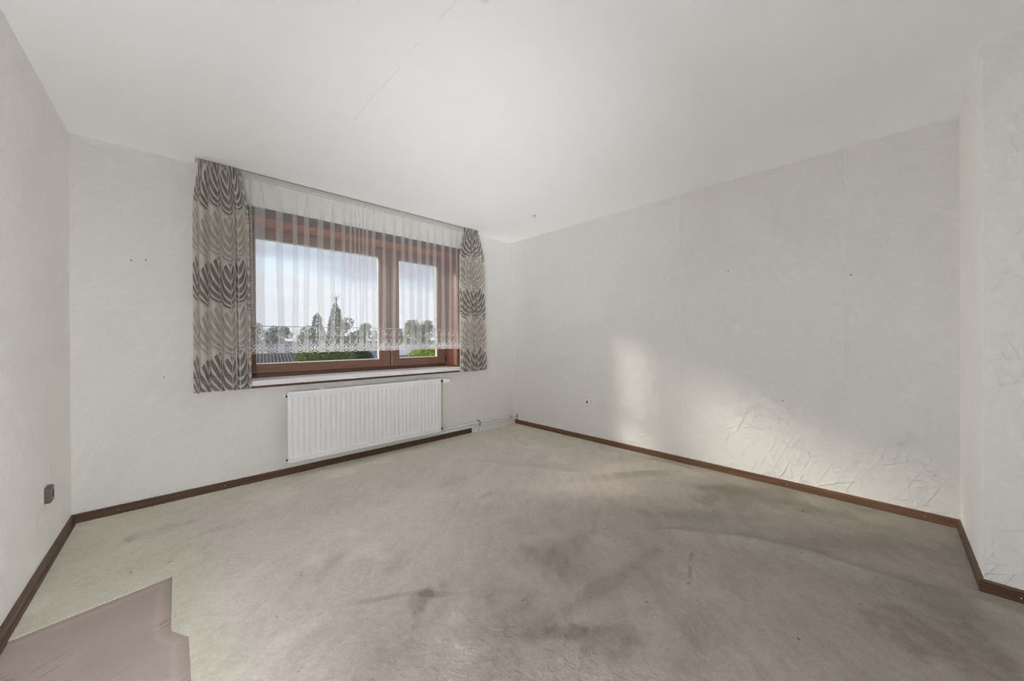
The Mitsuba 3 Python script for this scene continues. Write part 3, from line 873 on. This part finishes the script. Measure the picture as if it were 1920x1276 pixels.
# ---- heating pipes
PZ = (0.122, 0.086)
for q, (z, lab) in enumerate(zip(PZ, ('upper white heating pipe running low along the wall from radiator to corner', 'lower white heating pipe running just above the plank from radiator to corner'))):
    x_end = float(right_x(-0.06, z)) - 0.002
    path = [(2.722, -0.098, 0.155), (2.734, -0.098, 0.150), (2.742, -0.090, z + 0.01), (2.760, -0.058, z + 0.001)] if q == 0 else [(2.700, -0.058, z), (2.74, -0.058, z)]
    path += [(2.80, -0.055, z), (3.0, -0.054, z - 0.001), (3.30, -0.053, z - 0.002), (3.62, -0.053, z - 0.002)]
    path += [(3.74, -0.055, z - 0.004), (3.80, -0.056, z - 0.012), (3.86, -0.056, z - 0.010), (x_end, -0.056, z - 0.008)]
    pp = np.array(catmull(path, 5))
    k = thing('heating_pipe', lab, 'pipe')
    add(k + '__tube', tube(pp, 0.0105, 14), 'm_enamel_old', 50)
    add(k + '__wall_rosette', lathe([(0.0108, 0), (0.0165, 0), (0.0155, 0.005), (0.0108, 0.007)], (x_end + 0.001, -0.056, z - 0.008), (-1, 0, 0), 20), 'm_black_plastic', 40)
k = thing('pipe_clip', 'dark double pipe clip on the heating pipes midway to the corner', 'pipe clip')
add(k + '__strap', cat([trimesh.creation.annulus(0.0112, 0.0142, 0.010, transform=trimesh.transformations.translation_matrix((3.30, -0.053, z - 0.002)) @ trimesh.geometry.align_vectors([0, 0, 1], [1, 0, 0]), sections=20) for z in PZ]), 'm_brown_plastic', 40)
add(k + '__stem', box(3.2965, 3.3035, -0.046, -0.0005, 0.1345, 0.142), 'm_brown_plastic')
k = thing('pipe_clip', 'slanting pipe clip on the heating pipes close to the far corner', 'pipe clip')
add(k + '__strap', cat([trimesh.creation.annulus(0.0112, 0.0142, 0.010, transform=trimesh.transformations.translation_matrix((3.835, -0.056, z - 0.011)) @ trimesh.geometry.align_vectors([0, 0, 1], [1, 0, 0]), sections=20) for z in PZ]), 'm_brown_plastic', 40)
add(k + '__stem', hull([(3.80, -0.075, 0.02), (3.81, -0.075, 0.02), (3.85, -0.075, 0.125), (3.86, -0.075, 0.125), (3.80, -0.071, 0.02), (3.81, -0.071, 0.02), (3.85, -0.071, 0.125), (3.86, -0.071, 0.125)]), 'm_white_paint')

# ---------------------------------------------------------------- wall sockets, ceiling hook
xw = float(right_x(-1.236, 0.44))
k = thing('wall_socket', 'small square white aerial socket low on the right wall', 'socket')
add(k + '__plate', box(xw - 0.010, xw - 0.0005, -1.277, -1.195, 0.398, 0.480, 0.004), 'm_socket')
add(k + '__insert', box(xw - 0.0125, xw - 0.0102, -1.2565, -1.2155, 0.418, 0.460, 0.001), 'm_socket')
add(k + '__port', box(xw - 0.0135, xw - 0.0126, -1.243, -1.224, 0.424, 0.454), 'm_brown_plastic')
yb, zb = -0.572, 0.364
xw = left_x(yb)
pl = shapely.box(-0.026, -0.028, 0.026, 0.028).buffer(0.014)
plm = [trimesh.creation.extrude_polygon(pl, 0.016, engine='earcut'), trimesh.creation.extrude_polygon(pl.buffer(-0.004), 0.004, engine='earcut')]
plm[1].apply_translation((0, 0, 0.016))
R4 = np.eye(4); R4[:3, :3] = np.array([[0, 0, 1], [1, 0, 0], [0, 1, 0]], float); R4[:3, 3] = (xw + 0.0015, yb, zb)
pm_ = cat(plm); pm_.apply_transform(R4)
k = thing('wall_switch', 'dark brown rounded switch plate low on the left wall near the corner', 'switch')
add(k + '__plate', pm_, 'm_brown_plastic', 30)
add(k + '__slot', box(xw + 0.0218, xw + 0.0235, yb + 0.004, yb + 0.020, zb - 0.018, zb + 0.016, 0.0004), 'm_black_plastic')
k = thing('ceiling_hook', 'tiny grey hook in the ceiling near the far right corner', 'hook')
add(k + '__plate', lathe([(0, 0), (0.022, 0), (0.020, 0.004), (0, 0.006)], (3.327, -0.983, H - 0.0005), (0, 0, -1), 20), 'm_hook', 30)
add(k + '__shank', tube([(3.327, -0.983, H - 0.0066), (3.326, -0.984, H - 0.020), (3.327, -0.984, H - 0.032), (3.331, -0.985, H - 0.037), (3.335, -0.985, H - 0.033)], 0.0028, 8), 'm_hook', 50)
# plugged drill holes
for (p, nrm, wl) in (((0.273, 0, 1.723), (0, -1, 0), 'wall_far'), ((0.343, 0, 1.737), (0, -1, 0), 'wall_far'), ((3.615, 0, 1.755), (0, -1, 0), 'wall_far'), ((0.433, 0, 0.902), (0, -1, 0), 'wall_far'),
                     ((float(right_x(-2.684, 1.735)), -2.684, 1.735), (-1, 0, 0), 'wall_right'), ((float(right_x(-2.13, 1.74)), -2.13, 1.741), (-1, 0, 0), 'wall_right'), ((float(right_x(-3.452, 1.62)), -3.452, 1.6), (-1, 0, 0), 'wall_right'), ((float(right_x(-3.058, 0.67)), -3.058, 0.671), (-1, 0, 0), 'wall_right')):
    add(wl + '__drill_plug', lathe([(0, 0), (0.0045, 0), (0.0035, 0.0008), (0, 0.0004)], np.array(p) + np.array(nrm) * 0.0003, nrm, 10), 'm_brown_plastic', 30)

# ---------------------------------------------------------------- unseen fill lamps added to brighten the room (behind the camera)
FILL_COLOUR = (0.972, 1.0, 1.036)


def drum_fill_lamp(x, y, z0, z1, r, power, label):
    k = thing('added_fill_lamp', label, 'lamp')
    add(k + '__base', lathe([(0, 0), (0.12, 0), (0.115, 0.018), (0.02, 0.03), (0, 0.03)], (x, y, 0.0), (0, 0, 1), 32), 'm_lamp_metal', 35)
    add(k + '__pole', tube([(x, y, 0.029), (x, y, 0.6), (x, y, z0 - 0.001)], 0.012, 12), 'm_lamp_metal', 50)
    for q, z in enumerate((z0, z1)):
        add(k + '__rim', lathe([(0, -0.006), (r + 0.004, -0.006), (r + 0.004, 0.006), (0, 0.006)], (x, y, z), (0, 0, 1), 36), 'm_lamp_metal', 35)
    key = add(k + '__shade', lathe([(r, z0 + 0.006), (r, z1 - 0.006)], (x, y, 0.0), (0, 0, 1), 36), 'm_white_plastic')
    scene[key]['emitter'] = {'type': 'area', 'radiance': rgb(*[power * c for c in FILL_COLOUR])}


def reflector_fill_lamp(x, y, z, aim, r, depth, power, label):
    k = thing('added_fill_lamp', label, 'lamp')
    a = np.array(aim, float) - (x, y, z); a /= np.linalg.norm(a)
    add(k + '__base', lathe([(0, 0), (0.14, 0), (0.135, 0.018), (0.02, 0.03), (0, 0.03)], (x, y, 0.0), (0, 0, 1), 32), 'm_lamp_metal', 35)
    add(k + '__pole', tube([(x, y, 0.029), (x, y, z * 0.5), (x, y, z - r - 0.012)], 0.013, 12), 'm_lamp_metal', 50)
    add(k + '__housing', lathe([(0, -0.05), (r * 0.6, -0.045), (r + 0.01, 0.0), (r + 0.012, depth), (r + 0.006, depth), (r + 0.004, 0.002), (0, -0.003)], (x, y, z), a, 40), 'm_black_plastic', 30)
    d = lathe([(0, 0.004), (r * 0.6, 0.004), (r, 0.0035)], (x, y, z), a, 40)
    if (d.face_normals @ a).mean() < 0:
        d.invert()
    key = add(k + '__diffuser', d, 'm_white_plastic')
    scene[key]['emitter'] = {'type': 'area', 'radiance': rgb(*[power * c for c in FILL_COLOUR])}


reflector_fill_lamp(0.16, -4.10, 0.38, (2.85, -0.60, 2.30), 0.12, 0.44, REFLECTOR_FILL_POWER, 'added unseen low fill lamp with a round black reflector behind the camera')
drum_fill_lamp(0.14, -3.12, 0.60, 1.10, 0.13, DRUM_FILL_POWER, 'added unseen fill lamp with a white drum shade by the left wall beside the camera')

# ---------------------------------------------------------------- outside
GZ = -3.0
struct('ground', box(-120, 160, 1.5, 220, GZ - 0.5, GZ), 'm_grass', 'green ground outside the window')


def leaf_cards(centres, radii, n, size, seed, squash=1.0, shell=0.55):
    r = np.random.default_rng(seed)
    w = np.array([q ** 2 for q in radii]); w /= w.sum()
    which = r.choice(len(centres), n, p=w)
    d = r.normal(size=(n, 3)); d /= np.linalg.norm(d, axis=1, keepdims=True)
    rad = np.array(radii)[which] * (shell + (1 - shell) * r.random(n) ** 0.5)
    c = np.array(centres)[which] + d * rad[:, None] * np.array([1, 1, squash])
    a = r.normal(size=(n, 3)); a /= np.linalg.norm(a, axis=1, keepdims=True)
    b = np.cross(a, d + 0.4 * r.normal(size=(n, 3))); b /= np.linalg.norm(b, axis=1, keepdims=True)
    s = size * r.uniform(0.6, 1.4, (n, 1))
    v = np.stack([c - a * s, c - b * s * 0.45, c + a * s, c + b * s * 0.45], 1).reshape(-1, 3)
    i = np.arange(n)[:, None] * 4
    return tm(v, np.vstack([i + [0, 1, 2], i + [0, 2, 3]]))


def broad_tree(x, y, top, w, mat, label, seed, n=5200, group=None):
    r = np.random.default_rng(seed)
    t = thing('tree', label, 'tree', group)
    hgt = top - GZ
    cs, rad = [], []
    for i in range(16):
        g = r.random()
        zc = GZ + hgt * (0.42 + 0.50 * g)
        ww = w * 0.5 * math.sin(PI * (0.22 + 0.62 * g))
        an = r.uniform(0, 2 * PI)
        cs.append((x + math.cos(an) * ww * 0.62, y + math.sin(an) * ww * 0.62, zc)); rad.append(w * r.uniform(0.17, 0.27))
    cs.append((x, y, top - w * 0.2)); rad.append(w * 0.2)
    add(t + '__crown', leaf_cards(cs, rad, n, w * 0.031, seed), mat)
    add(t + '__trunk', tube([(x, y, GZ), (x + 0.05, y, GZ + hgt * 0.3), (x, y, GZ + hgt * 0.62)], [w * 0.06, w * 0.05, w * 0.025], 9), 'm_bark', 50)
    return t


def conifer(x, y, top, w, mat, label, seed, n=7000, bare=0.0):
    r = np.random.default_rng(seed)
    t = thing('conifer', label, 'tree')
    hgt = top - bare - GZ
    g = r.random(n) ** 0.6
    zc = GZ + hgt * (1 - 0.92 * g)
    tier = 0.86 + 0.14 * np.abs(np.sin(g * 26))
    rad = w * 0.5 * (0.06 + 0.94 * g ** 0.62) * tier * r.uniform(0.55, 1.0, n)
    an = r.uniform(0, 2 * PI, n)
    c = np.stack([x + np.cos(an) * rad, y + np.sin(an) * rad, zc - 0.25 * rad], -1)
    out = np.stack([np.cos(an), np.sin(an), -0.35 + 0.3 * r.normal(size=n)], -1)
    b = np.cross(out, r.normal(size=(n, 3))); b /= np.linalg.norm(b, axis=1, keepdims=True)
    s = w * 0.036 * r.uniform(0.7, 1.4, (n, 1))
    v = np.stack([c - out * s, c - b * s * 0.4, c + out * s, c + b * s * 0.4], 1).reshape(-1, 3)
    i = np.arange(n)[:, None] * 4
    add(t + '__foliage', tm(v, np.vstack([i + [0, 1, 2], i + [0, 2, 3]])), mat)
    add(t + '__trunk', tube([(x, y, GZ), (x, y, GZ + hgt * 0.6), (x + 0.05, y, top)], [w * 0.05, w * 0.035, 0.02], 8), 'm_bark', 50)
    if bare:
        for q in range(5):
            a2, z2 = q * 2.2, top - bare * (0.15 + 0.17 * q)
            add(t + '__bare_twig', tube([(x + 0.03, y, z2), (x + math.cos(a2) * 0.12, y + math.sin(a2) * 0.12, z2 + 0.08), (x + math.cos(a2) * 0.24, y + math.sin(a2) * 0.24, z2 + 0.22)], [0.018, 0.014, 0.006], 5), 'm_bark', 50)
    return t


def shrub(x, y, top, w, depth, mat, label, seed, n, size, rb=0.26):
    r = np.random.default_rng(seed)
    t = thing('shrub', label, 'shrub')
    cs, rad = [], []
    for i in range(60):
        cs.append((x + r.uniform(-0.5, 0.5) * w, y + r.uniform(-0.5, 0.5) * depth, r.uniform(GZ + 1.2, top - rb) if i % 2 else top - r.uniform(0.85, 1.3) * rb))
        rad.append(rb * r.uniform(0.75, 1.2))
    add(t + '__foliage', leaf_cards(cs, rad, n, size, seed, 1.0, 0.75), mat)
    for q in range(4):
        xx = x + (q - 1.5) * w * 0.2
        add(t + '__stem', tube([(xx, y, GZ), (xx + 0.1, y + 0.05, GZ + 1.2), (xx, y, GZ + 2.4)], [0.05, 0.04, 0.02], 7), 'm_bark', 50)
    return t


# far tree line, left to right
FAR = [(4.0, 37.5, 2.6, 2.2, 'm_leaf_dark', 'dark tree of the far row, hidden behind the left curtain edge'),
       (6.58, 35.9, 2.85, 1.9, 'm_leaf_mid', 'leftmost tree of the far row seen through the lace, above the grey barn roof'),
       (8.40, 39.2, 2.75, 1.9, 'm_leaf_dark', 'dark rounded tree of the far row, second from the left curtain'),
       (8.10, 33.2, 2.50, 1.9, 'm_leaf_dark', 'dark round-crowned tree of the far row, third from the left curtain'),
       (9.20, 30.4, 2.50, 1.8, 'm_leaf_mid', 'tree of the far row just left of the two conifers'),
       (10.45, 24.7, 2.95, 2.4, 'm_leaf_blue', 'tall hazy tree right of the two conifers'),
       (13.2, 29.4, 2.2, 2.2, 'm_leaf_dark', 'low dark tree right of the tall hazy tree'),
       (15.46, 33.4, 3.0, 2.2, 'm_leaf_blue', 'round tree seen just left of the window mullion'),
       (18.6, 33.0, 2.5, 2.6, 'm_leaf_dark', 'dark tree seen behind the window mullion'),
       (15.4, 24.3, 2.9, 2.3, 'm_leaf_olive', 'left of the two olive green trees in the narrow right sash'),
       (18.3, 26.2, 3.1, 2.3, 'm_leaf_olive', 'right of the two olive green trees in the narrow right sash'),
       (21.4, 27.8, 2.9, 2.4, 'm_leaf_dark', 'dark tree at the right edge of the narrow sash')]
for i, (x, y, z, w, mat, lab) in enumerate(FAR):
    broad_tree(x, y, z, w, mat, lab, 100 + i, group='trees of the far row')
conifer(6.90, 19.5, 2.80, 1.9, 'm_leaf_dark', 'shorter dark conifer standing left of the taller bare-topped conifer', 31)
conifer(7.20, 17.3, 3.55, 1.9, 'm_leaf_dark', 'taller dark conifer with a bare twiggy top', 32, 8000, 0.30)
shrub(3.03, 5.05, 1.04, 0.62, 0.8, 'm_leaf_olive', 'bright green leafy shrub close below the wide sash', 51, 14000, 0.036)
shrub(4.78, 7.7, 0.92, 0.25, 0.5, 'm_leaf_dark', 'dark green shrub right of the bright shrub', 52, 7000, 0.04)
shrub(4.72, 3.36, 1.00, 0.50, 0.6, 'm_leaf_bright', 'yellow green bush seen through the narrow right sash', 53, 9000, 0.032)


def quad_slab(a, b, c, d, t):
    a, b, c, d = (np.array(q, float) for q in (a, b, c, d))
    n = np.cross(b - a, d - a); n /= np.linalg.norm(n)
    if n[2] < 0: n = -n
    return hull([q + n * s for q in (a, b, c, d) for s in (0, -t)])


# barn with corrugated roof
b_ = thing('barn', 'low barn with a grey corrugated roof below the window at the left', 'barn')
eL, eR, rL, rR = np.array([0.6, 9.06, 0.50]), np.array([3.253, 8.549, 0.54]), np.array([1.2, 13.0, 0.97]), np.array([3.93, 12.5, 0.92])
nu = 150
uu, vv2 = np.linspace(0, 1, nu * 4 + 1), np.linspace(0, 1, 9)
P = np.zeros((len(uu), len(vv2), 3))
for j, tt in enumerate(vv2):
    a, b = eL + (rL - eL) * tt, eR + (rR - eR) * tt
    P[:, j] = a + (b - a) * uu[:, None]
    P[:, j, 2] += 0.022 * np.sin(2 * PI * uu * 30)
Q = P.copy(); Q[..., 2] -= 0.02
mtop, mbot = grid_mesh(P), grid_mesh(Q)
add(b_ + '__roof', cat([mtop, mbot]), 'm_corrugated', 40)
ctr = (eL + eR + rL + rR) / 4
bw = [ctr + (q - ctr) * 0.96 for q in (eL, eR, rR, rL)]
add(b_ + '__walls', hull([(q[0], q[1], z) for q in bw for z in (GZ, q[2] - 0.14)]), 'm_barn_wall')
add(b_ + '__gutter', tube([eL + (0.0, -0.06, -0.06), (eL + eR) / 2 + (0, -0.06, -0.06), eR + (0, -0.06, -0.06)], 0.05, 10), 'm_pale_roof', 50)


def gable_house(name, label, c, ang, L, Wd, eave, ridge, roof_mat, wall_mat, windows=(), solar=False, tiles=True):
    h = thing(name, label, 'house')
    R = np.array([[math.cos(ang), -math.sin(ang)], [math.sin(ang), math.cos(ang)]])

    def g(u, v, z):
        q = R @ np.array([u, v])
        return (c[0] + q[0], c[1] + q[1], z)
    l2, w2 = L / 2, Wd / 2
    add(h + '__walls', hull([g(sx * l2, sy * w2, z) for sx in (-1, 1) for sy in (-1, 1) for z in (GZ, eave - 0.05)] + [g(sx * l2, 0, ridge - 0.16) for sx in (-1, 1)]), wall_mat)
    o = 0.35
    for sy in (-1, 1):
        dz = (ridge - eave) / w2 * o
        add(h + '__roof', quad_slab(g(-l2 - o, sy * (w2 + o), eave - dz), g(l2 + o, sy * (w2 + o), eave - dz), g(l2 + o, 0, ridge), g(-l2 - o, 0, ridge), 0.12), roof_mat)
        if tiles:
            for r_ in range(9):
                t0 = r_ / 9
                A = [g(sx * (l2 + o), sy * (w2 + o) * (1 - t0), eave - dz + (ridge - eave + dz) * t0 + 0.004) for sx in (-1, 1)]
                B = [g(sx * (l2 + o), sy * (w2 + o) * (1 - t0 - 0.10), eave - dz + (ridge - eave + dz) * (t0 + 0.10) + 0.03) for sx in (1, -1)]
                key = h + ('__roof' if sy < 0 else '__roof_001') + '__tile_course'
                add(key, quad_slab(A[0], A[1], B[0], B[1], 0.02), roof_mat)
    for (u, z0, z1, wd) in windows:
        add(h + '__window', hull([g(u + a, -w2 - b, z) for a in (-wd / 2, wd / 2) for b in (-0.02, 0.03) for z in (z0, z1)]), 'm_window_dark')
    if solar:
        for q in range(4):
            u0, u1 = -l2 * 0.6 + q * L * 0.17, -l2 * 0.6 + (q + 0.94) * L * 0.17
            f = lambda u, t: np.array(g(u, -w2 * (1 - t), eave + (ridge - eave) * t + 0.05))
            add(h + '__solar_panel', quad_slab(f(u0, 0.2), f(u1, 0.2), f(u1, 0.85), f(u0, 0.85), 0.03), 'm_solar')
    return h


gable_house('house', 'house with a bluish slate roof just behind the corrugated barn', (3.6, 16.6), -0.12, 4.2, 4.6, 0.10, 1.06, 'm_slate', 'm_render_wall')
gable_house('house', 'pale grey house with dark solar panels seen left of the mullion', (11.0, 21.0), -0.62, 4.6, 4.2, -0.35, 0.62, 'm_pale_roof', 'm_render_wall', ((-1.2, -1.6, -0.6, 0.9), (1.0, -1.6, -0.6, 0.9)), True, False)
gable_house('house', 'small white house seen through the narrow right sash', (8.2, 9.6), -0.75, 2.2, 2.4, 0.70, 0.98, 'm_pale_roof', 'm_render_wall', ((0.1, 0.30, 0.52, 0.20), (-0.6, 0.30, 0.52, 0.20)), False, False)
